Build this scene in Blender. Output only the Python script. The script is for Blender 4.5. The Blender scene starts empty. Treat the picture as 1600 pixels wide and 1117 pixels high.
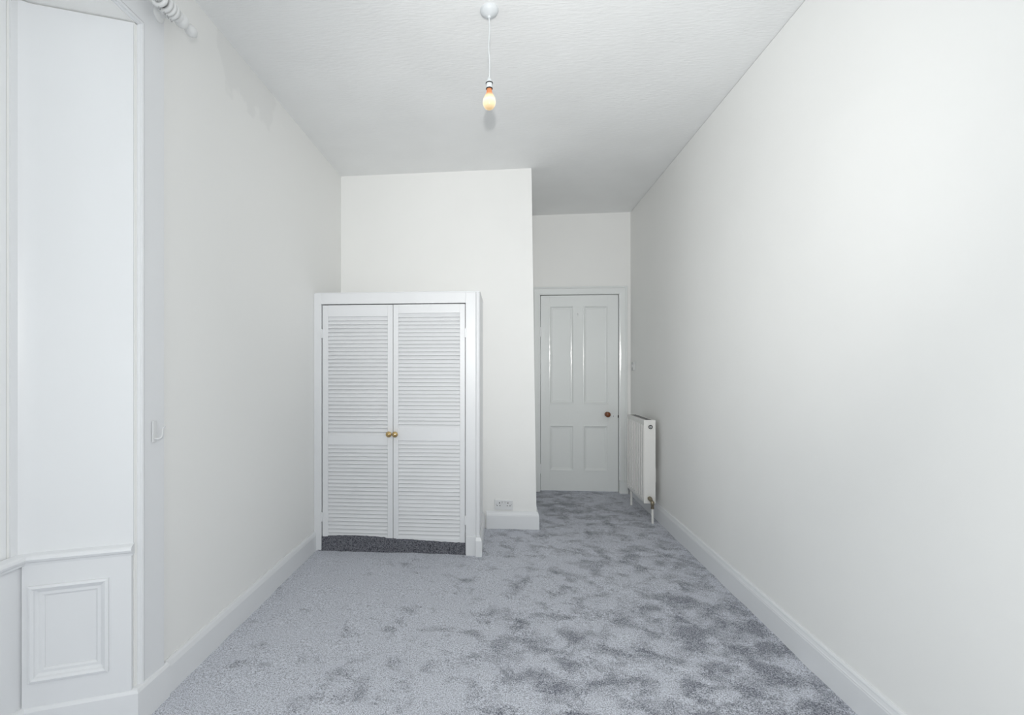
import bpy, bmesh, math, random
from mathutils import Vector, Matrix, noise

scene = bpy.context.scene
C = scene.collection
random.seed(7)

# ------------------------------------------------------------------ camera
# a level wide-angle lens at 1.27 m, turned a little to the left, with lens shift
F_PX, PX, PY, CAM_H = 750.0, 727.0, 577.0, 1.27
YAW = math.atan((783.0 - PX) / F_PX)
cd = bpy.data.cameras.new('camera')
cd.sensor_fit = 'HORIZONTAL'
cd.sensor_width = 36.0
cd.lens = F_PX / 1600.0 * 36.0
cd.shift_x = (800.0 - PX) / 1600.0
cd.shift_y = (PY - 558.5) / 1600.0
cd.clip_start = 0.02
cam = bpy.data.objects.new('camera', cd)
C.objects.link(cam)
cam.location = (0, 0, CAM_H)
cam.rotation_euler = (math.pi / 2, 0, YAW)
scene.camera = cam

# ------------------------------------------------------------------ world: overcast daylight
world = bpy.data.worlds.new('overcast_sky')
scene.world = world
world.use_nodes = True
bg = world.node_tree.nodes['Background']
bg.inputs['Color'].default_value = (0.935, 0.955, 1.0, 1)
bg.inputs['Strength'].default_value = 4.3

# the photographer's flash, a hand above the lens (it throws the bulb's shadow on the ceiling)
fl = bpy.data.lights.new('camera_flash', 'SPOT')
fl.energy = 150.0
fl.color = (1.0, 0.985, 0.955)
fl.spot_size = math.radians(80)
fl.spot_blend = 1.0
fl.shadow_soft_size = 0.035
flo = bpy.data.objects.new('camera_flash', fl)
C.objects.link(flo)
flo.location = (0.0, -0.03, 1.53)
flo.rotation_euler = Vector((0.13, 1.0, 0.22)).to_track_quat('-Z', 'Y').to_euler()

# second lamp added at the flash, an all-round spill to brighten the room
dm = bpy.data.lights.new('added_flash_spill', 'POINT')
dm.energy = 33.0
dm.color = (1.0, 0.985, 0.955)
dm.shadow_soft_size = 0.04
dmo = bpy.data.objects.new('added_flash_spill', dm)
C.objects.link(dmo)
dmo.location = (0.0, -0.03, 1.55)

# portals: they only guide daylight through the window openings
def portal(loc, rot, sx, sy):
    l = bpy.data.lights.new('window_portal', 'AREA')
    l.shape = 'RECTANGLE'; l.size = sx; l.size_y = sy
    l.cycles.is_portal = True
    o = bpy.data.objects.new('window_portal', l)
    C.objects.link(o); o.location = loc; o.rotation_euler = rot
portal((-1.76, 0.94, 1.56), (0, -math.pi / 2, 0), 1.90, 1.04)
portal((0.1, -4.19, 1.55), (math.pi / 2, 0, 0), 2.2, 2.2)

vs = scene.view_settings
vs.view_transform = 'Standard'
vs.look = 'None'
vs.gamma = 1.0
vs.use_curve_mapping = False
vs.exposure = 0.04

# ------------------------------------------------------------------ materials
def mat(name, col, rough=0.5, spec=0.5, metal=0.0, bump=None, vary=None, coat=0.0, extra=None):
    m = bpy.data.materials.new(name)
    m.use_nodes = True
    nt = m.node_tree
    b = nt.nodes['Principled BSDF']
    b.inputs['Base Color'].default_value = (*col, 1)
    b.inputs['Roughness'].default_value = rough
    b.inputs['Specular IOR Level'].default_value = spec
    b.inputs['Metallic'].default_value = metal
    b.inputs['Coat Weight'].default_value = coat
    tc = nt.nodes.new('ShaderNodeTexCoord')
    if vary:
        sc, amt = vary
        n = nt.nodes.new('ShaderNodeTexNoise')
        n.inputs['Scale'].default_value = sc
        n.inputs['Detail'].default_value = 4
        nt.links.new(tc.outputs['Object'], n.inputs['Vector'])
        r = nt.nodes.new('ShaderNodeValToRGB')
        r.color_ramp.elements[0].position = 0.3
        r.color_ramp.elements[1].position = 0.7
        r.color_ramp.elements[0].color = (*[c * (1 - amt) for c in col], 1)
        r.color_ramp.elements[1].color = (*[min(1, c * (1 + amt)) for c in col], 1)
        nt.links.new(n.outputs['Fac'], r.inputs['Fac'])
        nt.links.new(r.outputs['Color'], b.inputs['Base Color'])
    if bump:
        scv, st, dist = bump
        n = nt.nodes.new('ShaderNodeTexNoise')
        n.inputs['Scale'].default_value = 1.0
        n.inputs['Detail'].default_value = 3
        mp = nt.nodes.new('ShaderNodeMapping')
        mp.inputs['Scale'].default_value = scv
        nt.links.new(tc.outputs['Object'], mp.inputs['Vector'])
        nt.links.new(mp.outputs['Vector'], n.inputs['Vector'])
        bp = nt.nodes.new('ShaderNodeBump')
        bp.inputs['Strength'].default_value = st
        bp.inputs['Distance'].default_value = dist
        nt.links.new(n.outputs['Fac'], bp.inputs['Height'])
        nt.links.new(bp.outputs['Normal'], b.inputs['Normal'])
    if extra:
        extra(nt, b, tc)
    return m

WALL = (0.908, 0.911, 0.898)

def stain(nt, b, tc):
    """dull water stain and thin paint below the ceiling line of the left wall"""
    sep = nt.nodes.new('ShaderNodeSeparateXYZ')
    nt.links.new(tc.outputs['Object'], sep.inputs[0])
    def mr(sock, a, bb, c, d):
        n = nt.nodes.new('ShaderNodeMapRange')
        n.inputs['From Min'].default_value = a; n.inputs['From Max'].default_value = bb
        n.inputs['To Min'].default_value = c; n.inputs['To Max'].default_value = d
        nt.links.new(sock, n.inputs['Value'])
        return n.outputs['Result']
    def op(o, x, y):
        n = nt.nodes.new('ShaderNodeMath'); n.operation = o
        for i, v in enumerate((x, y)):
            if isinstance(v, (int, float)): n.inputs[i].default_value = v
            else: nt.links.new(v, n.inputs[i])
        return n.outputs[0]
    no = nt.nodes.new('ShaderNodeTexNoise')
    no.inputs['Scale'].default_value = 7.0
    no.inputs['Detail'].default_value = 5
    nt.links.new(tc.outputs['Object'], no.inputs['Vector'])
    hz = mr(sep.outputs['Z'], 2.50, 2.80, 0.0, 1.0)
    y0 = mr(sep.outputs['Y'], 2.06, 2.20, 0.0, 1.0)
    y1 = mr(sep.outputs['Y'], 2.62, 2.80, 1.0, 0.0)
    v = op('MULTIPLY', op('MULTIPLY', y0, y1), hz)
    v = op('ADD', v, op('MULTIPLY', op('SUBTRACT', no.outputs['Fac'], 0.5), 1.1))
    e = mr(v, 0.42, 0.50, 0.0, 1.0)
    mx = nt.nodes.new('ShaderNodeMix'); mx.data_type = 'RGBA'
    mx.inputs['A'].default_value = (*WALL, 1)
    mx.inputs['B'].default_value = (0.862, 0.866, 0.856, 1)
    nt.links.new(e, mx.inputs['Factor'])
    nt.links.new(mx.outputs['Result'], b.inputs['Base Color'])

M = {}
M['wall'] = mat('matt_wall_paint', WALL, 0.55, 0.3, bump=((9, 9, 9), 0.12, 0.01), vary=(1.6, 0.012))
M['wall_left'] = mat('stained_wall_paint', WALL, 0.55, 0.3, bump=((9, 9, 9), 0.12, 0.01), extra=stain)
M['ceiling'] = mat('textured_ceiling_paper', (0.915, 0.925, 0.925), 0.6, 0.25,
                   bump=((22, 110, 60), 0.22, 0.008), vary=(3.0, 0.02))
M['gloss'] = mat('white_gloss_paint', (0.87, 0.885, 0.895), 0.24, 0.5, bump=((45, 45, 30), 0.10, 0.004))
M['satin'] = mat('white_satin_paint', (0.825, 0.84, 0.86), 0.36, 0.45, bump=((6, 6, 4), 0.10, 0.01))
M['cup'] = mat('cupboard_white_paint', (0.82, 0.832, 0.85), 0.33, 0.5, bump=((60, 60, 60), 0.06, 0.003))
M['door'] = mat('door_gloss_paint', (0.85, 0.875, 0.87), 0.16, 0.5, bump=((60, 60, 38), 0.16, 0.004))
M['lampwhite'] = mat('aged_white_plastic', (0.66, 0.69, 0.71), 0.4, 0.4, vary=(20, 0.01))
M['plastic'] = mat('white_plastic', (0.78, 0.79, 0.80), 0.3, 0.5, vary=(20, 0.01))
M['switch'] = mat('grey_white_plastic', (0.66, 0.67, 0.67), 0.35, 0.5, vary=(20, 0.01))
M['rad'] = mat('radiator_enamel', (0.84, 0.835, 0.815), 0.28, 0.5, vary=(12, 0.01))
M['brass'] = mat('polished_brass', (0.60, 0.43, 0.20), 0.07, 0.5, metal=1.0, vary=(60, 0.1))
M['dull_brass'] = mat('tarnished_valve_brass', (0.30, 0.26, 0.19), 0.35, 0.5, metal=0.8, vary=(90, 0.25))
M['wood'] = mat('brown_varnished_wood', (0.20, 0.065, 0.022), 0.22, 0.5, vary=(60, 0.25))
M['black'] = mat('black_rubber', (0.012, 0.012, 0.013), 0.5, 0.3, vary=(30, 0.1))
M['dark'] = mat('dark_hole', (0.02, 0.02, 0.022), 0.7, 0.2, vary=(30, 0.1))
M['steel'] = mat('worn_steel', (0.45, 0.45, 0.46), 0.35, 0.5, metal=0.9, vary=(60, 0.15))
M['inside'] = mat('unpainted_board', (0.30, 0.29, 0.28), 0.8, 0.2, vary=(8, 0.1))
M['pole'] = mat('white_painted_wood', (0.80, 0.81, 0.81), 0.3, 0.5, bump=((40, 8, 40), 0.15, 0.003))

def carpet(name, light, dark, patch=True, grain=210.0):
    m = bpy.data.materials.new(name); m.use_nodes = True
    nt = m.node_tree; b = nt.nodes['Principled BSDF']
    b.inputs['Roughness'].default_value = 0.95
    b.inputs['Specular IOR Level'].default_value = 0.1
    b.inputs['Sheen Weight'].default_value = 0.15
    tc = nt.nodes.new('ShaderNodeTexCoord')
    def noi(scale, det, dis=0.0, mapping=None, rough=0.5):
        n = nt.nodes.new('ShaderNodeTexNoise')
        n.inputs['Scale'].default_value = scale; n.inputs['Detail'].default_value = det
        n.inputs['Distortion'].default_value = dis; n.inputs['Roughness'].default_value = rough
        if mapping:
            mp = nt.nodes.new('ShaderNodeMapping'); mp.inputs['Scale'].default_value = mapping
            mp.inputs['Rotation'].default_value = (0, 0, 0.5)
            nt.links.new(tc.outputs['Object'], mp.inputs['Vector'])
            nt.links.new(mp.outputs['Vector'], n.inputs['Vector'])
        else:
            nt.links.new(tc.outputs['Object'], n.inputs['Vector'])
        return n.outputs['Fac']
    def ramp(s, a, bb, c0, c1):
        r = nt.nodes.new('ShaderNodeMapRange')
        r.inputs['From Min'].default_value = a; r.inputs['From Max'].default_value = bb
        r.inputs['To Min'].default_value = c0; r.inputs['To Max'].default_value = c1
        nt.links.new(s, r.inputs['Value']); return r.outputs['Result']
    def op(o, x, y):
        n = nt.nodes.new('ShaderNodeMath'); n.operation = o
        for i, v in enumerate((x, y)):
            if isinstance(v, (int, float)): n.inputs[i].default_value = v
            else: nt.links.new(v, n.inputs[i])
        return n.outputs[0]
    speck = noi(grain, 2.0, 0, None, 0.7)
    fleck = noi(95.0, 2.0, 0, None, 0.6)
    v = op('ADD', ramp(speck, 0.34, 0.66, -0.65, 0.65), ramp(fleck, 0.3, 0.7, -0.16, 0.16))
    if patch:
        # trodden pile: its shading put into the colour, more towards the right
        sep = nt.nodes.new('ShaderNodeSeparateXYZ')
        nt.links.new(tc.outputs['Object'], sep.inputs[0])
        tread = op('ADD', ramp(sep.outputs['X'], -1.15, 0.5, -0.15, 0.035), ramp(sep.outputs['Y'], 1.5, 2.8, 0.07, 0.0))
        big = noi(7.0, 9.0, 0.35, (1.0, 1.15, 1.0), 0.66)
        wide = noi(1.3, 3.0, 0.4)
        pm = op('ADD', op('ADD', big, tread), ramp(wide, 0.3, 0.7, -0.07, 0.07))
        v = op('ADD', v, ramp(pm, 0.48, 0.68, 0.18, -0.52))
    fac = ramp(v, -0.8, 0.55, 0.0, 1.0)
    mx = nt.nodes.new('ShaderNodeMix'); mx.data_type = 'RGBA'
    mx.inputs['A'].default_value = (*dark, 1); mx.inputs['B'].default_value = (*light, 1)
    nt.links.new(fac, mx.inputs['Factor'])
    nt.links.new(mx.outputs['Result'], b.inputs['Base Color'])
    bp = nt.nodes.new('ShaderNodeBump')
    bp.inputs['Strength'].default_value = 0.5; bp.inputs['Distance'].default_value = 0.006
    nt.links.new(speck, bp.inputs['Height'])
    nt.links.new(bp.outputs['Normal'], b.inputs['Normal'])
    return m
M['carpet'] = carpet('grey_cut_pile_carpet', (0.775, 0.80, 0.875), (0.128, 0.138, 0.172))
M['riser'] = carpet('grey_carpet_pile_end_on', (0.22, 0.225, 0.255), (0.015, 0.016, 0.022), False, 150.0)  # same carpet; the darker look of end-on pile is put into the colour

def glass_mat():
    m = bpy.data.materials.new('window_glass'); m.use_nodes = True
    nt = m.node_tree; nt.nodes.clear()
    o = nt.nodes.new('ShaderNodeOutputMaterial')
    t = nt.nodes.new('ShaderNodeBsdfTransparent'); t.inputs[0].default_value = (0.95, 0.97, 0.96, 1)
    g = nt.nodes.new('ShaderNodeBsdfGlossy'); g.inputs['Roughness'].default_value = 0.02
    fr = nt.nodes.new('ShaderNodeFresnel'); fr.inputs[0].default_value = 1.45
    mx = nt.nodes.new('ShaderNodeMixShader')
    nt.links.new(fr.outputs[0], mx.inputs[0]); nt.links.new(t.outputs[0], mx.inputs[1])
    nt.links.new(g.outputs[0], mx.inputs[2]); nt.links.new(mx.outputs[0], o.inputs[0])
    return m
M['glass'] = glass_mat()

def bulb_mat():
    """a lit lamp: near white round the filament, amber at the neck"""
    m = bpy.data.materials.new('lit_bulb_glass'); m.use_nodes = True
    nt = m.node_tree; b = nt.nodes['Principled BSDF']
    b.inputs['Base Color'].default_value = (0.22, 0.15, 0.08, 1)
    b.inputs['Roughness'].default_value = 0.15
    tc = nt.nodes.new('ShaderNodeTexCoord'); sep = nt.nodes.new('ShaderNodeSeparateXYZ')
    nt.links.new(tc.outputs['Object'], sep.inputs[0])
    mr = nt.nodes.new('ShaderNodeMapRange')
    mr.inputs['From Min'].default_value = 0.0; mr.inputs['From Max'].default_value = 0.092
    nt.links.new(sep.outputs['Z'], mr.inputs['Value'])
    r = nt.nodes.new('ShaderNodeValToRGB')
    e = r.color_ramp.elements
    e[0].position = 0.0; e[0].color = (0.62, 0.45, 0.24, 1)
    e[1].position = 1.0; e[1].color = (0.55, 0.10, 0.015, 1)
    for p, c in ((0.16, (1.05, 0.85, 0.55, 1)), (0.42, (1.55, 1.3, 0.92, 1)), (0.62, (1.15, 0.80, 0.45, 1)), (0.76, (0.75, 0.18, 0.04, 1))):
        k = e.new(p); k.color = c
    nt.links.new(mr.outputs['Result'], r.inputs['Fac'])
    nt.links.new(r.outputs['Color'], b.inputs['Emission Color'])
    b.inputs['Emission Strength'].default_value = 0.85
    return m
M['bulb'] = bulb_mat()

# ------------------------------------------------------------------ mesh helpers
def link(name, bm, m, parent=None, smooth=False, loc=None):
    me = bpy.data.meshes.new(name)
    bmesh.ops.recalc_face_normals(bm, faces=bm.faces[:])
    bm.to_mesh(me); bm.free()
    if m: me.materials.append(m)
    if smooth:
        me.polygons.foreach_set('use_smooth', [True] * len(me.polygons))
        try: me.set_sharp_from_angle(angle=math.radians(38))
        except Exception: pass
    o = bpy.data.objects.new(name, me)
    C.objects.link(o)
    if parent: o.parent = parent
    if loc: o.location = loc
    return o

def box(bm, x0, x1, y0, y1, z0, z1, bev=0.0, seg=2):
    r = bmesh.ops.create_cube(bm, size=1.0)
    vs_ = r['verts']
    for v in vs_:
        v.co = Vector((x0 + (v.co.x + .5) * (x1 - x0), y0 + (v.co.y + .5) * (y1 - y0), z0 + (v.co.z + .5) * (z1 - z0)))
    if bev:
        es = list({e for v in vs_ for e in v.link_edges})
        bmesh.ops.bevel(bm, geom=es, offset=bev, segments=seg, affect='EDGES', profile=0.6)
    return bm

def B(*a, **k):
    return box(bmesh.new(), *a, **k)

def prism(bm, foot, z0, z1):
    """footprint polygon (x, y) extruded; z1 may be a function of (x, y)"""
    lo = [bm.verts.new((x, y, z0)) for x, y in foot]
    hi = [bm.verts.new((x, y, z1(x, y) if callable(z1) else z1)) for x, y in foot]
    n = len(foot)
    bm.faces.new(lo); bm.faces.new(hi)
    for i in range(n):
        bm.faces.new((lo[i], lo[(i + 1) % n], hi[(i + 1) % n], hi[i]))
    return bm

def sweep(path, n, prof, closed=False):
    """prof points (a, b): a along n x tangent (mitred at bends), b along n"""
    bm = bmesh.new(); n = Vector(n).normalized(); P = [Vector(p) for p in path]
    N = len(P); rings = []
    for i, p in enumerate(P):
        t0 = (p - P[i - 1]).normalized() if (closed or i > 0) else None
        t1 = (P[(i + 1) % N] - p).normalized() if (closed or i < N - 1) else None
        if t0 is None: s = n.cross(t1)
        elif t1 is None: s = n.cross(t0)
        else:
            a, b = n.cross(t0), n.cross(t1)
            s = (a + b); s = s / s.dot(a)
        rings.append([bm.verts.new(p + s * q[0] + n * q[1]) for q in prof])
    k = len(prof)
    for i in range(N if closed else N - 1):
        r0, r1 = rings[i], rings[(i + 1) % N]
        for j in range(k):
            bm.faces.new((r0[j], r0[(j + 1) % k], r1[(j + 1) % k], r1[j]))
    if not closed:
        bm.faces.new(rings[0]); bm.faces.new(rings[-1][::-1])
    return bm

def lathe(bm, prof, seg=24, axis='Z', loc=(0, 0, 0), cap=True):
    rings = []
    for r, z in prof:
        ring = []
        for i in range(seg):
            a = 2 * math.pi * i / seg
            c = (r * math.cos(a), r * math.sin(a), z)
            if axis == 'Y': c = (c[0], z, c[1])
            elif axis == '-Y': c = (c[0], -z, c[1])
            elif axis == 'X': c = (z, c[0], c[1])
            ring.append(bm.verts.new(Vector(c) + Vector(loc)))
        rings.append(ring)
    for a, b in zip(rings, rings[1:]):
        for i in range(seg):
            bm.faces.new((a[i], a[(i + 1) % seg], b[(i + 1) % seg], b[i]))
    if cap:
        bm.faces.new(rings[0]); bm.faces.new(rings[-1])
    return bm

def tube(bm, pts, rad, seg=12):
    P = [Vector(p) for p in pts]; rings = []
    up = None
    for i, p in enumerate(P):
        t = (P[min(i + 1, len(P) - 1)] - P[max(i - 1, 0)]).normalized()
        if up is None:
            up = t.orthogonal().normalized()
        up = (up - t * up.dot(t)).normalized()
        w = t.cross(up)
        r = rad[i] if isinstance(rad, (list, tuple)) else rad
        rings.append([bm.verts.new(p + (up * math.cos(2 * math.pi * j / seg) + w * math.sin(2 * math.pi * j / seg)) * r) for j in range(seg)])
    for a, b in zip(rings, rings[1:]):
        for j in range(seg):
            bm.faces.new((a[j], a[(j + 1) % seg], b[(j + 1) % seg], b[j]))
    bm.faces.new(rings[0]); bm.faces.new(rings[-1])
    return bm

def torus(bm, R, r, loc, axis='Y', seg=28, ms=10):
    rings = []
    for i in range(seg):
        a = 2 * math.pi * i / seg; ring = []
        for j in range(ms):
            b = 2 * math.pi * j / ms
            q = R + r * math.cos(b); h = r * math.sin(b)
            c = {'Y': (q * math.cos(a), h, q * math.sin(a)), 'X': (h, q * math.cos(a), q * math.sin(a)), 'Z': (q * math.cos(a), q * math.sin(a), h)}[axis]
            ring.append(bm.verts.new(Vector(c) + Vector(loc)))
        rings.append(ring)
    for i in range(seg):
        a, b = rings[i], rings[(i + 1) % seg]
        for j in range(ms):
            bm.faces.new((a[j], a[(j + 1) % ms], b[(j + 1) % ms], b[j]))
    return bm

def rebase(o):
    """shift a mesh so that its origin sits at the middle of its base"""
    me = o.data
    xs = [v.co.x for v in me.vertices]; ys = [v.co.y for v in me.vertices]; zs = [v.co.z for v in me.vertices]
    c = Vector(((min(xs) + max(xs)) / 2, (min(ys) + max(ys)) / 2, min(zs)))
    me.transform(Matrix.Translation(-c)); o.location = o.location + c
    return o

def thing(name, label, cat, loc, group=None):
    o = bpy.data.objects.new(name, None)
    o.empty_display_size = 0.1
    C.objects.link(o); o.location = loc
    o['label'] = label; o['category'] = cat
    if group: o['group'] = group
    return o

def part(name, bm, m, t, smooth=False, label=None, root=None):
    """bm is in world coordinates; the part hangs under t whose world place is root"""
    w = root if root is not None else world_loc(t)
    bmesh.ops.translate(bm, verts=bm.verts[:], vec=-Vector(w))
    o = link(name, bm, m, t, smooth)
    if label: o['label'] = label
    return o

def world_loc(o):
    v = Vector(o.location)
    while o.parent:
        o = o.parent; v = v + Vector(o.location)
    return v

def struct(name, bm, m, label, cat, smooth=False):
    o = link(name, bm, m, None, smooth)
    o['kind'] = 'structure'; o['label'] = label; o['category'] = cat
    return o

# ------------------------------------------------------------------ the shell of the room
XL, XR = -1.31, 1.325
YD, YC, YREAR = 5.04, 3.85, -4.00          # door wall, chimney breast, wall behind the camera
def ZC(x, y=0):                             # the old ceiling is not quite level
    return 2.852 + (x - XL) * 0.0125

# floor: carpet laid slightly uneven
bm = bmesh.new()
nx, ny = 66, 200
x0, x1, y0, y1 = -1.66, 1.36, -4.05, 5.12
g = []
for j in range(ny + 1):
    row = []
    for i in range(nx + 1):
        x = x0 + (x1 - x0) * i / nx; y = y0 + (y1 - y0) * j / ny
        z = 0.005 * noise.noise(Vector((x * 5, y * 5, 0))) + 0.004 * noise.noise(Vector((x * 14, y * 14, 3)))
        row.append(bm.verts.new((x, y, z)))
    g.append(row)
for j in range(ny):
    for i in range(nx):
        bm.faces.new((g[j][i], g[j][i + 1], g[j + 1][i + 1], g[j + 1][i]))
struct('floor', bm, M['carpet'], 'grey cut-pile fitted carpet with darker trodden patches', 'carpet', True)

bm = bmesh.new()
lo = [bm.verts.new((x, y, ZC(x))) for x, y in ((-1.75, -4.18), (1.45, -4.18), (1.45, 5.3), (-1.75, 5.3))]
hi = [bm.verts.new((v.co.x, v.co.y, 3.02)) for v in lo]
bm.faces.new(lo); bm.faces.new(hi)
for i in range(4): bm.faces.new((lo[i], lo[(i + 1) % 4], hi[(i + 1) % 4], hi[i]))
struct('ceiling', bm, M['ceiling'], 'white papered ceiling with a faint ribbed texture', 'ceiling')

bm = bmesh.new()
gap = lambda x, y: ZC(XR) - (0.0035 if y < 4.6 else -0.02)
prism(bm, [(XR, -4.18), (XR + .03, -4.18), (XR + .03, 5.3), (XR, 5.3)], -0.05, lambda x, y: ZC(XR) - 0.003)
box(bm, XR + .03, 1.45, -4.18, 5.3, -0.05, 2.98)
struct('wall_right', bm, M['wall'], 'long plain white wall on the right with a hairline crack at the ceiling', 'wall')

SILL, SOFFIT = 0.625, 2.512
bm = bmesh.new()
def arc(cx, cy, r, a0, a1, n=6):
    return [(cx + r * math.cos(math.radians(a0 + (a1 - a0) * i / n)), cy + r * math.sin(math.radians(a0 + (a1 - a0) * i / n))) for i in range(n + 1)]
WX = -1.618                                  # plane of the window wall in the bay
prism(bm, [(XL, 5.25), (XL, 1.628), (-1.585, 1.518), (-1.604, 1.508), (WX, 1.492), (WX, 1.46), (-1.75, 1.46), (-1.75, 5.25)], -0.05, lambda x, y: ZC(x) + 0.05)
prism(bm, [(XL, YREAR - .2), (XL, 0.012), (-1.585, 0.122), (-1.604, 0.132), (WX, 0.148), (WX, 0.42), (-1.75, 0.42), (-1.75, YREAR - .2)], -0.05, lambda x, y: ZC(x) + 0.05)
box(bm, -1.75, XL, 0.0, 1.64, SOFFIT, 2.93)
box(bm, -1.75, WX - 0.006, 0.13, 1.51, -0.05, SILL - 0.012)
wl = struct('wall_left', bm, M['wall_left'], 'white wall on the left with a dull stain below the ceiling and a window recess', 'wall')

# chimney breast: its corner leans a little
bm = bmesh.new()
lo = [bm.verts.new(p) for p in ((XL - .02, YC, -.05), (0.283, YC, -.05), (0.283, 5.3, -.05), (XL - .02, 5.3, -.05))]
hi = [bm.verts.new((p.co.x if p.co.x < 0 else 0.240, p.co.y, 2.93)) for p in lo]
bm.faces.new(lo); bm.faces.new(hi)
for i in range(4): bm.faces.new((lo[i], lo[(i + 1) % 4], hi[(i + 1) % 4], hi[i]))
struct('wall_chimney', bm, M['wall'], 'plain white chimney breast above and beside the louvred cupboard', 'wall')

# door wall with an opening
DX0, DX1, DZ = 0.405, 1.207, 2.043
bm = bmesh.new()
box(bm, 0.22, DX0 - .02, YD, YD + .12, -.05, 2.95)
box(bm, DX1 + .02, 1.34, YD, YD + .12, -.05, 2.95)
box(bm, DX0 - .02, DX1 + .02, YD, YD + .12, DZ + .02, 2.95)
box(bm, 0.2, 1.4, YD + .12, YD + .26, -.05, 2.95)
struct('wall_back', bm, M['wall'], 'narrow white wall above the panelled door', 'wall')

# unseen wall behind the camera, with a window added to carry daylight in
bm = bmesh.new()
RW0, RW1, RZ0, RZ1 = -1.0, 1.2, 0.45, 2.65
box(bm, -1.4, RW0, -4.18, YREAR, -.05, 2.95)
box(bm, RW1, 1.4, -4.18, YREAR, -.05, 2.95)
box(bm, RW0, RW1, -4.18, YREAR, -.05, RZ0)
box(bm, RW0, RW1, -4.18, YREAR, RZ1, 2.95)
struct('wall_rear', bm, M['wall'], 'white wall behind the viewer with an opening for the added window', 'wall')

# ------------------------------------------------------------------ windows
def window(name, label, org, ux, w, z0, z1, nrm):
    """sash window: org = lower corner, ux along its width, nrm into the room"""
    ux = Vector(ux); nrm = Vector(nrm); org = Vector(org)
    def bb(u0, u1, n0, n1, za, zb, bev=0.003):
        a = org + ux * u0 + nrm * n0; b = org + ux * u1 + nrm * n1
        return B(min(a.x, b.x), max(a.x, b.x), min(a.y, b.y), max(a.y, b.y), za, zb, bev=bev, seg=1)
    t = bpy.data.objects.new(name, None); C.objects.link(t)
    t.location = org; t['kind'] = 'structure'; t['label'] = label; t['category'] = 'window'
    for u0, u1 in ((0, .028), (w - .028, w)): part('window_frame', bb(u0, u1, -.11, 0, z0, z1), M['gloss'], t)
    part('window_frame', bb(.028, w - .028, -.11, 0, z1 - .03, z1), M['gloss'], t)
    part('window_sill', bb(.028, w - .028, -.11, 0.0, z0, z0 + .03), M['gloss'], t)
    zm = (z0 + z1) / 2
    for (za, zb, n0, n1) in ((z0 + .03, zm + .02, -.055, -.015), (zm - .02, z1 - .03, -.10, -.06)):
        s = bpy.data.objects.new('sash', None); C.objects.link(s); s.parent = t; s.location = (0, 0, 0)
        for u0, u1 in ((.028, .068), (w - .068, w - .028)): part('stile', bb(u0, u1, n0, n1, za, zb), M['gloss'], s)
        part('rail', bb(.068, w - .068, n0, n1, za, za + .05), M['gloss'], s)
        part('rail', bb(.068, w - .068, n0, n1, zb - .04, zb), M['gloss'], s)
        part('pane', bb(.06, w - .06, (n0 + n1) / 2 - .002, (n0 + n1) / 2 + .002, za + .045, zb - .035, 0), M['glass'], s)
    return t
window('window_1', 'tall white sash window in the recess at the left edge', (WX, 0.42, 0), (0, 1, 0), 1.04, SILL - .01, SOFFIT, (1, 0, 0))
window('added_rear_window', 'white sash window added in the unseen rear wall to carry daylight in', (RW0, YREAR - .02, 0), (1, 0, 0), RW1 - RW0, RZ0, RZ1, (0, 1, 0))

# ------------------------------------------------------------------ window recess: panelling
A = Vector((XL + .002, 1.628, 0)); Bp = Vector((-1.612, 1.508, 0))
d = (Bp - A).normalized(); outn = Vector((-d.y, d.x, 0)); 
if outn.y > 0: outn = -outn                  # faces the camera side
L = (Bp - A).length
def splay(s, off, z):                        # point on the splayed face
    p = A + d * s + outn * off
    return (p.x, p.y, z)
def splay_box(s0, s1, o0, o1, z0, z1, bev=0.0):
    bm = bmesh.new()
    vs_ = [bm.verts.new(splay(s, o, z)) for z in (z0, z1) for s, o in ((s0, o0), (s1, o0), (s1, o1), (s0, o1))]
    for f in ((0, 1, 2, 3), (7, 6, 5, 4), (0, 1, 5, 4), (1, 2, 6, 5), (2, 3, 7, 6), (3, 0, 4, 7)):
        bm.faces.new([vs_[i] for i in f])
    bmesh.ops.recalc_face_normals(bm, faces=bm.faces[:])
    if bev: bmesh.ops.bevel(bm, geom=bm.edges[:], offset=bev, segments=2, affect='EDGES')
    return bm
lp_ = [splay(.004, .006, 0)[:2], splay(L - .045, .006, 0)[:2], splay(L - .025, .007, 0)[:2], splay(L - .010, .011, 0)[:2], (WX + .007, 1.488), (WX + .006, 1.466), (WX - .012, 1.466), (WX - .012, 1.50), splay(L, -.01, 0)[:2], splay(.004, -.008, 0)[:2]]
part('lining_panel', prism(bmesh.new(), lp_, SILL + .015, SOFFIT - .004), M['satin'], wl, True, label='tall plain satin white lining of the window recess')
# dado: four framing boards round a sunk panel
s0, s1, zb0, zb1 = 0.092, 0.286, 0.232, 0.523
part('dado_board', splay_box(0.006, s0, 0.0, .018, 0.0, SILL), M['satin'], wl)
part('dado_board', splay_box(s1, L - .004, 0.0, .018, 0.0, SILL), M['satin'], wl)
part('dado_board', splay_box(s0, s1, 0.0, .018, 0.0, zb0), M['satin'], wl)
part('dado_board', splay_box(s0, s1, 0.0, .018, zb1, SILL), M['satin'], wl)
pn = part('dado_panel', splay_box(s0 - .01, s1 + .01, 0.0, .006, zb0 - .01, zb1 + .01), M['satin'], wl, label='small recessed panel below the window ledge')
prof = [(-.018, .018), (-.018, .025), (-.010, .028), (-.003, .024), (0.0, .017), (.008, .012), (.017, .013), (.023, .009), (.024, .004), (-.018, .004)]
rect = [splay(s0, 0, zb0), splay(s1, 0, zb0), splay(s1, 0, zb1), splay(s0, 0, zb1)]
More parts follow.
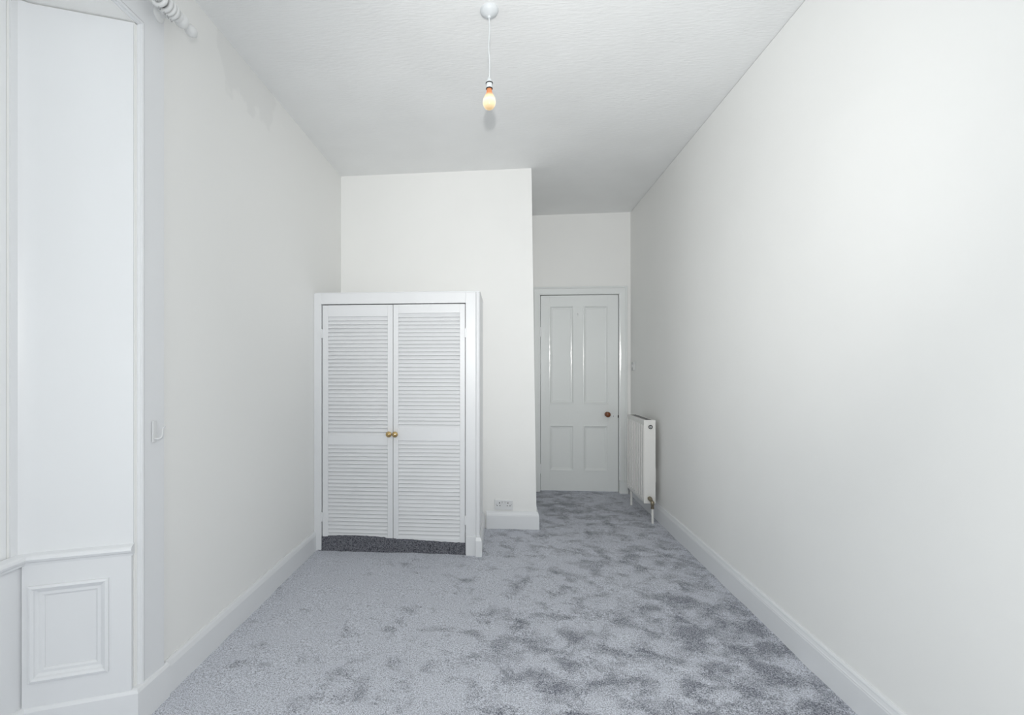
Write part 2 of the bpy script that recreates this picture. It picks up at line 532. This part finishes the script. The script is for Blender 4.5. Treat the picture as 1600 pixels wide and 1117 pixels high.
# wind so that n x t points inwards
ctr = sum((Vector(p) for p in rect), Vector()) / 4
if outn.cross(Vector(rect[1]) - Vector(rect[0])).dot(ctr - Vector(rect[0])) < 0: rect.reverse()
part('panel_moulding', sweep(rect, outn, prof, True), M['satin'], pn)
# ledge running over the dado and on under the window
ledge_path = [splay(0.002, 0, SILL - .008), splay(L, 0, SILL - .008), (WX - .002, 0.15, SILL - .008)]
n = Vector((0, 0, 1))
def orient(path, towards):
    t = (Vector(path[1]) - Vector(path[0]))
    return path if n.cross(t).dot(Vector(towards) - Vector(path[0])) > 0 else path[::-1]
lp = orient(ledge_path, (0, 0, 0))
part('window_ledge', sweep(lp, n, [(0, -.006), (.019, -.006), (.021, .002), (.030, .008), (.034, .016), (.032, .024), (.026, .028), (0, .033)]), M['satin'], wl, label='white moulded ledge above the dado')
part('dado_board', B(WX - .006, WX + .010, 0.15, 1.506, 0.0, SILL - .01), M['satin'], wl)

# architrave of the recess, mitred at the top corners
prof = [(0, 0), (0, .015), (.002, .017), (.098, .013), (.0995, .008), (.102, .008), (.1035, .015), (.108, .018), (.1125, .016), (.114, .010), (.1155, .010), (.118, .004), (.118, 0)]
p = [(XL, 1.757, 0.0), (XL, 1.757, 2.632), (XL, -0.118, 2.632), (XL, -0.118, 0.0)]
o = sweep(p, (1, 0, 0), prof)
bx_ = [v.co.y for v in o.verts]
if max(bx_) > 1.80:                          # profile went outwards: flip
    o.free(); o = sweep(p[::-1], (1, 0, 0), prof)
struct('trim_1', o, M['satin'], 'beaded white architrave round the window recess', 'trim')

# ------------------------------------------------------------------ skirting boards
SK = [(0, -.02), (.020, -.02), (.020, .104), (.0185, .108), (.0185, .112), (.016, .116), (.013, .126), (.0125, .131), (.010, .136), (.006, .139), (0, .139)]
def skirting(name, path, label, prof=SK):
    path = orient([Vector(q) for q in path], (0.6, 2.5, 0))
    struct(name, sweep(path, n, prof), M['satin'], label, 'baseboard')
skirting('baseboard_right', [(XR, YREAR, 0), (XR, YD, 0)], 'white moulded skirting board along the right wall')
skirting('baseboard_left', [(XL, 1.772, 0), (XL, 3.285, 0)], 'white moulded skirting board along the left wall up to the cupboard',
         [(0, -.02), (.018, -.02), (.018, .106), (.012, .124), (.006, .134), (0, .134)])
skirting('baseboard_chimney', [(-.118, YC, 0), (0.281, YC, 0), (0.281, YD, 0)], 'short white skirting board on the chimney breast below the socket')
bp = [(XL + .004, 1.775, 0), (XL + .004, 1.628, 0), splay(0.0, .016, 0), splay(L - .01, .016, 0), (WX + .008, 0.15, 0)]
bp = [(XL + .010, 1.776, 0), (XL + .010, 1.622, 0), (WX + .014, 1.500, 0), (WX + .014, 0.15, 0)]
skirting('baseboard_bay', bp, 'white skirting board turning into the window recess',
         [(-.012, -.02), (.016, -.02), (.016, .120), (.011, .130), (.004, .134), (-.012, .134)])

# ------------------------------------------------------------------ panelled door
# lining, stops and architrave
bm = bmesh.new()
box(bm, DX0 - .02, DX0, YD - .004, YD + .12, 0, DZ + .02)
box(bm, DX1, DX1 + .02, YD - .004, YD + .12, 0, DZ + .02)
box(bm, DX0, DX1, YD - .004, YD + .12, DZ, DZ + .02)
box(bm, DX0, DX0 + .012, YD + .046, YD + .08, 0, DZ)
box(bm, DX1 - .012, DX1, YD + .046, YD + .08, 0, DZ)
box(bm, DX0, DX1, YD + .046, YD + .08, DZ - .012, DZ)
tr = struct('trim_2', bm, M['door'], 'white gloss door frame and architrave beside the radiator', 'trim')
archi = [(0, 0), (0, .014), (.012, .017), (.055, .019), (.060, .026), (.068, .029), (.076, .024), (.080, 0)]
# left and top bands, then the wider right band down to its plinth
pth = [(DX0 - .005, YD, 0), (DX0 - .005, YD, DZ + .005), (DX1 + .005, YD, DZ + .005), (DX1 + .005, YD, .125)]
nn = (0, -1, 0)
a = sweep(pth, nn, archi)
if min(v.co.x for v in a.verts) > DX0 - .03:
    a.free(); a = sweep(pth[::-1], nn, archi)
# the left band is cut short by the chimney breast
for v in a.verts:
    if v.co.x < DX0: v.co.x = max(v.co.x, 0.3)
part('architrave', a, M['door'], tr, label='moulded door architrave')
part('plinth_block', B(DX1 + .002, DX1 + .088, YD - .032, YD, -.01, .130, bev=.003), M['door'], tr)

LX0, LX1, LZ0, LZ1 = 0.411, 1.202, 0.012, 2.036
yF, yK = YD + .002, YD + .042
dr = bpy.data.objects.new('door_1', None); C.objects.link(dr); dr.location = (LX0, YD + .022, 0)
dr['kind'] = 'structure'; dr['label'] = 'white gloss four-panel door with a round wooden knob'; dr['category'] = 'door'
PA, PB, PC_, PD = 0.503, 0.748, 0.850, 1.097      # panel openings, x
ZA, ZB, ZE, ZF = 0.220, 0.688, 0.914, 1.925       # panel openings, z
for xa, xb in ((LX0, PA), (PD, LX1)): part('stile', B(xa, xb, yF, yK, LZ0, LZ1, bev=.0015, seg=1), M['door'], dr)
for za, zb in ((LZ0, ZA), (ZB, ZE), (ZF, LZ1)): part('rail', B(PA, PD, yF + .0004, yK, za, zb), M['door'], dr)
for za, zb in ((ZA, ZB), (ZE, ZF)): part('muntin', B(PB, PC_, yF + .0006, yK, za, zb), M['door'], dr)
mp_ = [(-.004, .0), (-.004, .004), (.004, .005), (.010, .000), (.018, -.008), (.026, -.009), (.030, -.013), (.030, -.016), (-.004, -.016)]
for xa, xb in ((PA, PB), (PC_, PD)):
    for za, zb in ((ZA, ZB), (ZE, ZF)):
        pnl = part('panel', B(xa - .005, xb + .005, yF + .013, yF + .022, za - .005, zb + .005), M['door'], dr)
        rc = [Vector((xa, yF, za)), Vector((xb, yF, za)), Vector((xb, yF, zb)), Vector((xa, yF, zb))]
        c = sum(rc, Vector()) / 4
        if Vector(nn).cross(rc[1] - rc[0]).dot(c - rc[0]) < 0: rc.reverse()
        part('panel_moulding', sweep(rc, nn, mp_, True), M['door'], pnl)
kx, kz = 1.087, 0.808
part('door_knob', lathe(bmesh.new(), [(.0, .0), (.024, .0), (.025, .006), (.014, .010), (.011, .022), (.018, .032), (.026, .042), (.028, .052), (.024, .062), (.013, .068), (.0, .069)], 28, '-Y', (kx, yF, kz), False), M['wood'], dr, True, 'round brown varnished wooden knob')
ke = part('keyhole_cover', lathe(bmesh.new(), [(0, 0), (.012, 0), (.012, .003), (.009, .005), (0, .005)], 20, '-Y', (1.152, yF, .790), False), M['gloss'], dr, True)
part('keyhole', B(1.1505, 1.1535, yF - .0056, yF - .004, .784, .795), M['dark'], ke)
part('lock_striker', B(1.197, 1.206, yF - .002, yF + .02, .772, .798), M['black'], dr, label='black lock plate at the door edge')
for hz in (0.235, 1.66):
    hb = bmesh.new()
    box(hb, LX0 - .006, LX0 + .004, yF - .006, yF + .004, hz - .05, hz + .05, bev=.002, seg=1)
    part('hinge', hb, M['gloss'], dr)
# overpainted hook stub and filled fitting holes
part('hook', tube(bmesh.new(), [(.792, yF, 1.846), (.792, yF - .014, 1.844), (.792, yF - .018, 1.832), (.792, yF - .014, 1.822)], .004, 8), M['gloss'], dr, True)
part('filler_patch', B(.745, .865, yF - .0012, yF + .002, .826, .834, bev=.0004, seg=1), M['door'], dr)
part('filler_patch', B(.790, .800, yF - .002, yF + .002, .818, .846, bev=.0008, seg=1), M['door'], dr)

# ------------------------------------------------------------------ louvred cupboard
CY = 3.28
cp = thing('cupboard', 'built-out white cupboard with two louvred doors in the left corner', 'cupboard', (-.73, 3.56, 0))
part('jamb', B(XL, -1.257, CY, CY + .06, 0, 1.80, bev=.002, seg=1), M['cup'], cp)
part('jamb', B(-.243, -.174, CY, CY + .06, 0, 1.80, bev=.002, seg=1), M['cup'], cp)
part('head', B(-1.257, -.243, CY + .0005, CY + .06, 1.726, 1.80, bev=.001, seg=1), M['cup'], cp)
part('corner_moulding', tube(bmesh.new(), [(-.160, CY + .012, 0), (-.160, CY + .012, 1.80)], .0165, 20), M['cup'], cp, True)
part('corner_moulding', B(-.174, -.146, CY + .002, CY + .05, 0, 1.80, bev=.004), M['cup'], cp)
part('side_panel', B(-.166, -.146, CY + .05, YC, 0, 1.80), M['cup'], cp)
part('top_panel', B(XL, -.143, CY + .004, YC, 1.80, 1.808, bev=.002, seg=1), M['cup'], cp)
part('back_panel', B(XL, -.166, YC - .012, YC, 0, 1.80), M['inside'], cp)
part('plinth_block', B(-.240, -.172, CY - .012, CY + .02, -.01, .128, bev=.003), M['cup'], cp)
part('side_skirting', sweep([(-.172, CY - .014, 0), (-.146, CY - .014, 0), (-.146, YC, 0)][::-1], n, [(-.02, -.01), (.016, -.01), (.016, .105), (.010, .118), (.006, .128), (-.02, .128)]) , M['cup'], cp)
# carpet turned up over the step under the doors
bm = bmesh.new()
N = 110; cols = []
for i in range(N + 1):
    x = -1.281 + (1.281 - .238) * i / N
    u = i / N
    top = .100 + .010 * math.sin(u * 5.4 + .2) * (1 - .2 * u) - .012 * max(0, u - .72) / .28 + .0025 * noise.noise(Vector((x * 40, 0, 0)))
    fy = CY + .004 + .004 * noise.noise(Vector((x * 12, 1, 0)))
    cols.append([bm.verts.new((x, fy - .010, -.01)), bm.verts.new((x, fy, .012)), bm.verts.new((x, fy + .001, top - .010)), bm.verts.new((x, fy + .006, top - .002)), bm.verts.new((x, fy + .016, top)), bm.verts.new((x, fy + .20, top))])
for a_, b_ in zip(cols, cols[1:]):
    for k in range(5): bm.faces.new((a_[k], b_[k], b_[k + 1], a_[k + 1]))
part('carpeted_step', bm, M['riser'], cp, True, 'grey carpet, end-on pile shade in its colour, turned up over the step under the louvred doors')

ct = bmesh.new()
def slat_mesh(w):
    bm = bmesh.new()
    box(bm, -w / 2, w / 2, -.0035, .0035, -.0172, .0172, bev=.0010, seg=1)
    me = bpy.data.meshes.new('slat')
    bmesh.ops.recalc_face_normals(bm, faces=bm.faces[:]); bm.to_mesh(me); bm.free()
    me.materials.append(M['cup'])
    return me
def louvre_door(xa, xb, sl, sr, zt, zm1, zm0, counts, knobx, hingex, label):
    """xa..xb leaf; sl/sr inner edges of the stiles; zt top of louvres; zm1/zm0 middle rail"""
    yA, yB = CY + .008, CY + .036
    dd = bpy.data.objects.new('louvred_door', None); C.objects.link(dd); dd.parent = cp
    dd.location = Vector((xa, yA, 0)) - Vector(cp.location); dd['label'] = label
    zb_, ztop = .078, 1.720
    part('stile', B(xa, sl, yA, yB, zb_, ztop, bev=.0015, seg=1), M['cup'], dd)
    part('stile', B(sr, xb, yA, yB, zb_, ztop, bev=.0015, seg=1), M['cup'], dd)
    part('rail', B(sl, sr, yA + .0006, yB, zt, ztop), M['cup'], dd)
    part('rail', B(sl, sr, yA + .0006, yB, zm0, zm1), M['cup'], dd)
    part('rail', B(sl, sr, yA + .0006, yB, zb_, .100), M['cup'], dd)
    me = slat_mesh(sr - sl + .006)
    for (lo_, hi_, cnt) in ((zm1, zt, counts[0]), (.100, zm0, counts[1])):
        pit = (hi_ - lo_) / cnt
        for i in range(cnt):
            s = bpy.data.objects.new('slat', me); C.objects.link(s); s.parent = dd
            z = lo_ + (i + .5) * pit
            s.location = Vector(((sl + sr) / 2, (yA + yB) / 2 - .001, z)) - Vector((xa, yA, 0))
            s.rotation_euler = (math.radians(-31 + random.uniform(-2.2, 2.2)), random.uniform(-.0016, .0016), 0)
    part('knob', lathe(bmesh.new(), [(0, 0), (.012, 0), (.012, .004), (.007, .008), (.008, .014), (.016, .020), (.0205, .028), (.020, .036), (.013, .043), (0, .045)], 24, '-Y', (knobx, yA, .822), False), M['brass'], dd, True, 'small polished brass knob')
    for hz in (.235, 1.520):
        hb = B(hingex - .006, hingex + .006, CY - .003, CY + .010, hz - .032, hz + .032, bev=.002, seg=1)
        part('hinge', hb, M['cup'], dd)
    return dd
louvre_door(-1.252, -.7505, -1.211, -.788, 1.640, .808, .742, (31, 24), -.772, -1.2545, 'louvred door against the left wall')
louvre_door(-.7475, -.247, -.712, -.283, 1.660, .862, .776, (30, 25), -.7285, -.245, 'louvred door on the side of the chimney breast')

# ------------------------------------------------------------------ radiator
RX0, RX1, RY0, RY1, R0, R1 = 1.187, 1.281, 4.10, 4.63, .152, .848
ra = thing('radiator', 'white double-panel radiator on the right wall beside the door', 'radiator', (1.235, 4.365, .0))
# fluted front panel
bm = bmesh.new()
nfl = 9; pit = (RY1 - RY0 - .05) / nfl
ys = [(RY0 + .004, 0.0)]
for k in range(nfl + 1):                     # narrow pressed grooves between broad flats
    yb = RY0 + .025 + k * pit
    ys += [(yb - .0130, 0.0), (yb - .0100, .018), (yb + .0100, .018), (yb + .0130, 0.0)]
ys += [(RY1 - .004, 0.0)]
zs = [(R0 + .006, 0), (R0 + .034, 0), (R0 + .056, 1), (R1 - .060, 1), (R1 - .038, 0), (R1 - .008, 0)]
grid = [[bm.verts.new((RX0 + .001 + dx * k, y, z)) for y, dx in ys] for z, k in zs]
for j in range(len(zs) - 1):
    for i in range(len(ys) - 1):
        bm.faces.new((grid[j][i], grid[j][i + 1], grid[j + 1][i + 1], grid[j + 1][i]))
g = bmesh.ops.extrude_face_region(bm, geom=bm.faces[:], use_keep_orig=True)
for v in [e for e in g['geom'] if isinstance(e, bmesh.types.BMVert)]: v.co.x = RX0 + .024
part('front_panel', bm, M['rad'], ra)
part('rear_panel', B(RX1 - .014, RX1, RY0 + .004, RY1 - .004, R0 + .004, R1 - .008, bev=.003), M['rad'], ra)
part('end_plate', B(RX0 - .001, RX1 + .001, RY0, RY0 + .004, R0, R1, bev=.0015, seg=1), M['rad'], ra, label='flat white end plate of the radiator')
part('end_plate', B(RX0 - .001, RX1 + .001, RY1 - .004, RY1, R0, R1, bev=.0015, seg=1), M['rad'], ra)
gr = part('top_grille', B(RX0, RX1, RY0 + .004, RY1 - .004, R1 - .008, R1 - .002, bev=.001, seg=1), M['rad'], ra)
sm = None
for k in range(16):
    yb = RY0 + .03 + k * (RY1 - RY0 - .06) / 15
    if sm is None:
        sl_ = part('grille_slot', B(RX0 + .022, RX1 - .022, yb - .006, yb + .006, R1 - .0024, R1 - .0012), M['dark'], gr); sm = sl_; base = yb
    else:
        c_ = sm.copy(); C.objects.link(c_); c_.parent = gr; c_.location = (0, yb - base, 0)
for zc in (.25, .40, .55, .70):
    for yb in (4.25, 4.48):
        part('convector_fin', B(RX0 + .024, RX1 - .014, yb - .03, yb + .03, zc - .05, zc + .05, bev=.002, seg=1), M['rad'], ra)
pl = part('vent_plug', lathe(bmesh.new(), [(0, 0), (.0165, 0), (.0165, .003), (.011, .004), (0, .004)], 24, '-Y', (1.240, RY0, .790), False), M['plastic'], ra, True, 'round vent plug with a black ring')
part('plug_ring', torus(bmesh.new(), .0138, .0036, (1.240, RY0 - .003, .790), 'Y'), M['black'], pl, True)
part('plug_cap', lathe(bmesh.new(), [(0, 0), (.0045, 0), (.0045, .003), (0, .003)], 14, '-Y', (1.240, RY0 - .004, .790), False), M['black'], pl, True)
# valve at the near end, pipes at both ends
vx = 1.236
vb = bmesh.new()
lathe(vb, [(.010, -.02), (.010, .012), (.016, .012), (.016, .024), (.011, .026), (.011, .042), (.0, .042)], 6, '-Y', (vx, RY0, .188), True)
lathe(vb, [(.0, -.010), (.014, -.010), (.018, .0), (.018, .018), (.012, .030), (.0, .032)], 16, '-Y', (vx - .004, RY0 - .004, .196), False)
va = part('valve', vb, M['dull_brass'], ra, True, 'tarnished brass radiator valve')
vb = bmesh.new()
lathe(vb, [(.013, -.012), (.015, .0), (.015, .018), (.011, .026), (.0, .028)], 16, 'Z', (vx + .008, RY0 - .040, .158), True)
lathe(vb, [(.014, -.0), (.014, .020)], 6, 'Z', (vx + .008, RY0 - .040, .120), True)
part('valve_nut', vb, M['dull_brass'], va, True)
part('pipe', tube(bmesh.new(), [(vx + .010, RY0 - .040, -.01), (vx + .008, RY0 - .040, .06), (vx + .008, RY0 - .040, .125)], .0095, 14), M['rad'], ra, True, 'white painted pipe into the carpet')
part('pipe', tube(bmesh.new(), [(1.217, RY1 - .03, -.01), (1.217, RY1 - .03, .158)], .0105, 14), M['rad'], ra, True)
for yb in (4.20, 4.53):
    part('wall_bracket', B(RX1 - .002, XR, yb + .03, yb + .05, .30, .42), M['rad'], ra)

# ------------------------------------------------------------------ pendant lamp
px_, py_ = -.0525, 2.135
zc = ZC(px_)
lamp = thing('pendant_lamp', 'bare lit bulb hanging on a white flex from a ceiling rose', 'pendant lamp', (px_, py_, 2.42))
part('ceiling_rose', lathe(bmesh.new(), [(0, zc + .002), (.041, zc + .002), (.041, zc - .006), (.036, zc - .016), (.022, zc - .026), (.009, zc - .031), (.006, zc - .038), (0, zc - .038)], 32, 'Z', (px_, py_, 0), False), M['lampwhite'], lamp, True)
pts = [(px_ + .0025 * math.sin(i * .7) * math.sin(math.pi * i / 14), py_, zc - .034 - (zc - .034 - 2.560) * i / 14) for i in range(15)]
part('flex', tube(bmesh.new(), pts, .0026, 10), M['lampwhite'], lamp, True, 'thin white flex')
ho = part('bulb_holder', lathe(bmesh.new(), [(0, 2.566), (.005, 2.566), (.008, 2.560), (.0125, 2.552), (.0135, 2.543), (.0135, 2.5155), (.0, 2.5155)], 24, 'Z', (px_, py_, 0), False), M['lampwhite'], lamp, True)
part('holder_ring', torus(bmesh.new(), .0142, .0022, (px_, py_, 2.541), 'Z'), M['black'], ho, True)
part('holder_ring', torus(bmesh.new(), .0128, .0025, (px_, py_, 2.5165), 'Z'), M['black'], ho, True)
bu = [(0, .0), (.010, .0012), (.019, .007), (.0255, .017), (.0285, .029), (.0280, .040), (.0245, .052), (.0185, .064), (.0140, .074), (.0118, .083), (.0112, .092)]
bz = 2.424
b_ = bmesh.new(); lathe(b_, [(max(r, .0004), z) for r, z in bu], 32, 'Z', (0, 0, 0), True)
bo = link('bulb', b_, M['bulb'], lamp, True, (0, 0, bz - 2.42)); bo['label'] = 'glowing warm white bulb'

# ------------------------------------------------------------------ curtain pole and rings
PXX, PZ = -1.222, 2.607
po = thing('curtain_pole', 'white turned wooden curtain pole at the top left', 'curtain pole', (PXX, 0.82, PZ))
part('pole', tube(bmesh.new(), [(PXX, -.11, PZ), (PXX, 0.8, PZ), (PXX, 1.728, PZ)], .0175, 24), M['pole'], po, True)
fin = [(0, 0), (.0215, 0), (.024, .004), (.024, .010), (.020, .013), (.0195, .017), (.0245, .024), (.0265, .032), (.0245, .041), (.0175, .050), (.0125, .056), (.0120, .062), (.0145, .068),
       (.0195, .076), (.0220, .086), (.0215, .095), (.0175, .104), (.0105, .110), (.007, .113), (.0075, .117), (.005, .121), (0, .122)]
part('finial', lathe(bmesh.new(), fin, 32, 'Y', (PXX, 1.722, PZ), False), M['pole'], po, True, 'turned ball finial')
part('finial', lathe(bmesh.new(), fin, 32, '-Y', (PXX, -.10, PZ), False), M['pole'], po, True)
for yb in (1.735 - .01, -.09):
    bk = part('bracket', lathe(bmesh.new(), [(0, 0), (.027, 0), (.027, .004), (.022, .010), (.012, .014), (.010, .03), (.010, .075), (0, .075)], 24, 'X', (XL + .016, yb, PZ + .004), False), M['pole'], po, True)
ring_label = ['white wooden curtain ring nearest the pole finial', 'second curtain ring from the pole finial', 'third curtain ring from the pole finial', 'curtain ring cut off by the top edge of the picture']
rp = None
for k, yb in enumerate((1.698, 1.680, 1.662, 1.636)):
    if rp is None:
        rp = thing('curtain_ring', ring_label[0], 'curtain ring', (PXX, yb, PZ - .033), 'curtain rings on the white pole')
        rb = torus(bmesh.new(), .0245, .0078, (PXX, yb, PZ - .006), 'Y', 32, 12)
        part('ring', rb, M['pole'], rp, True)
        part('screw_eye', torus(bmesh.new(), .0045, .0012, (PXX, yb, PZ - .0405), 'X', 16, 8), M['steel'], rp, True)
        tilt = 0
    else:
        r2 = rp.copy(); C.objects.link(r2); r2.location = (PXX, yb, PZ - .033); r2['label'] = ring_label[k]
        r2.rotation_euler = (random.uniform(-.03, .03), 0, 0)
        for ch in list(rp.children):
            c_ = ch.copy(); C.objects.link(c_); c_.parent = r2

# ------------------------------------------------------------------ tie-back hook on the architrave
hk = thing('curtain_hook', 'small white tie-back hook on the window architrave', 'hook', (XL + .018, 1.700, 1.00))
part('back_plate', B(XL + .017, XL + .022, 1.690, 1.710, .998, 1.078, bev=.002), M['plastic'], hk)
part('prong', tube(bmesh.new(), [(XL + .020, 1.700, 1.012), (XL + .034, 1.703, 1.010), (XL + .043, 1.706, 1.016), (XL + .046, 1.708, 1.028), (XL + .046, 1.708, 1.045), (XL + .049, 1.709, 1.053), (XL + .055, 1.710, 1.055)], .0034, 10), M['plastic'], hk, True)

# ------------------------------------------------------------------ double socket and light switch
so = thing('wall_socket', 'white double power socket above the chimney breast skirting', 'socket', (.0205, YC, .150))
part('face_plate', B(-.0525, .0935, YC - .012, YC, .150, .236 - .006, bev=.004), M['plastic'], so)
for s in (-1, 1):
    cx = .0205 + s * .040
    rk = part('rocker', B(.0205 + s * .012 - .006, .0205 + s * .012 + .006, YC - .0155, YC - .010, .203, .220, bev=.0015, seg=1), M['switch'], so)
    part('pin_hole', B(cx - s*.006 - .003, cx - s*.006 + .003, YC - .0126, YC - .010, .200, .210), M['dark'], so)
    part('pin_hole', B(cx - .016, cx - .008, YC - .0126, YC - .010, .181, .186), M['dark'], so)
    part('pin_hole', B(cx + .006, cx + .014, YC - .0126, YC - .010, .181, .186), M['dark'], so)
    part('screw', lathe(bmesh.new(), [(0, 0), (.003, 0), (.003, .001), (0, .001)], 10, '-Y', (.0205 + s * .060, YC - .012, .193), False), M['steel'], so)

sw = thing('light_switch', 'small white light switch on the right wall by the door', 'switch', (XR, 4.925, 1.258))
part('face_plate', B(XR - .012, XR, 4.882, 4.968, 1.258, 1.344, bev=.003), M['switch'], sw)
part('rocker', B(XR - .017, XR - .010, 4.914, 4.936, 1.286, 1.316, bev=.002), M['plastic'], sw)
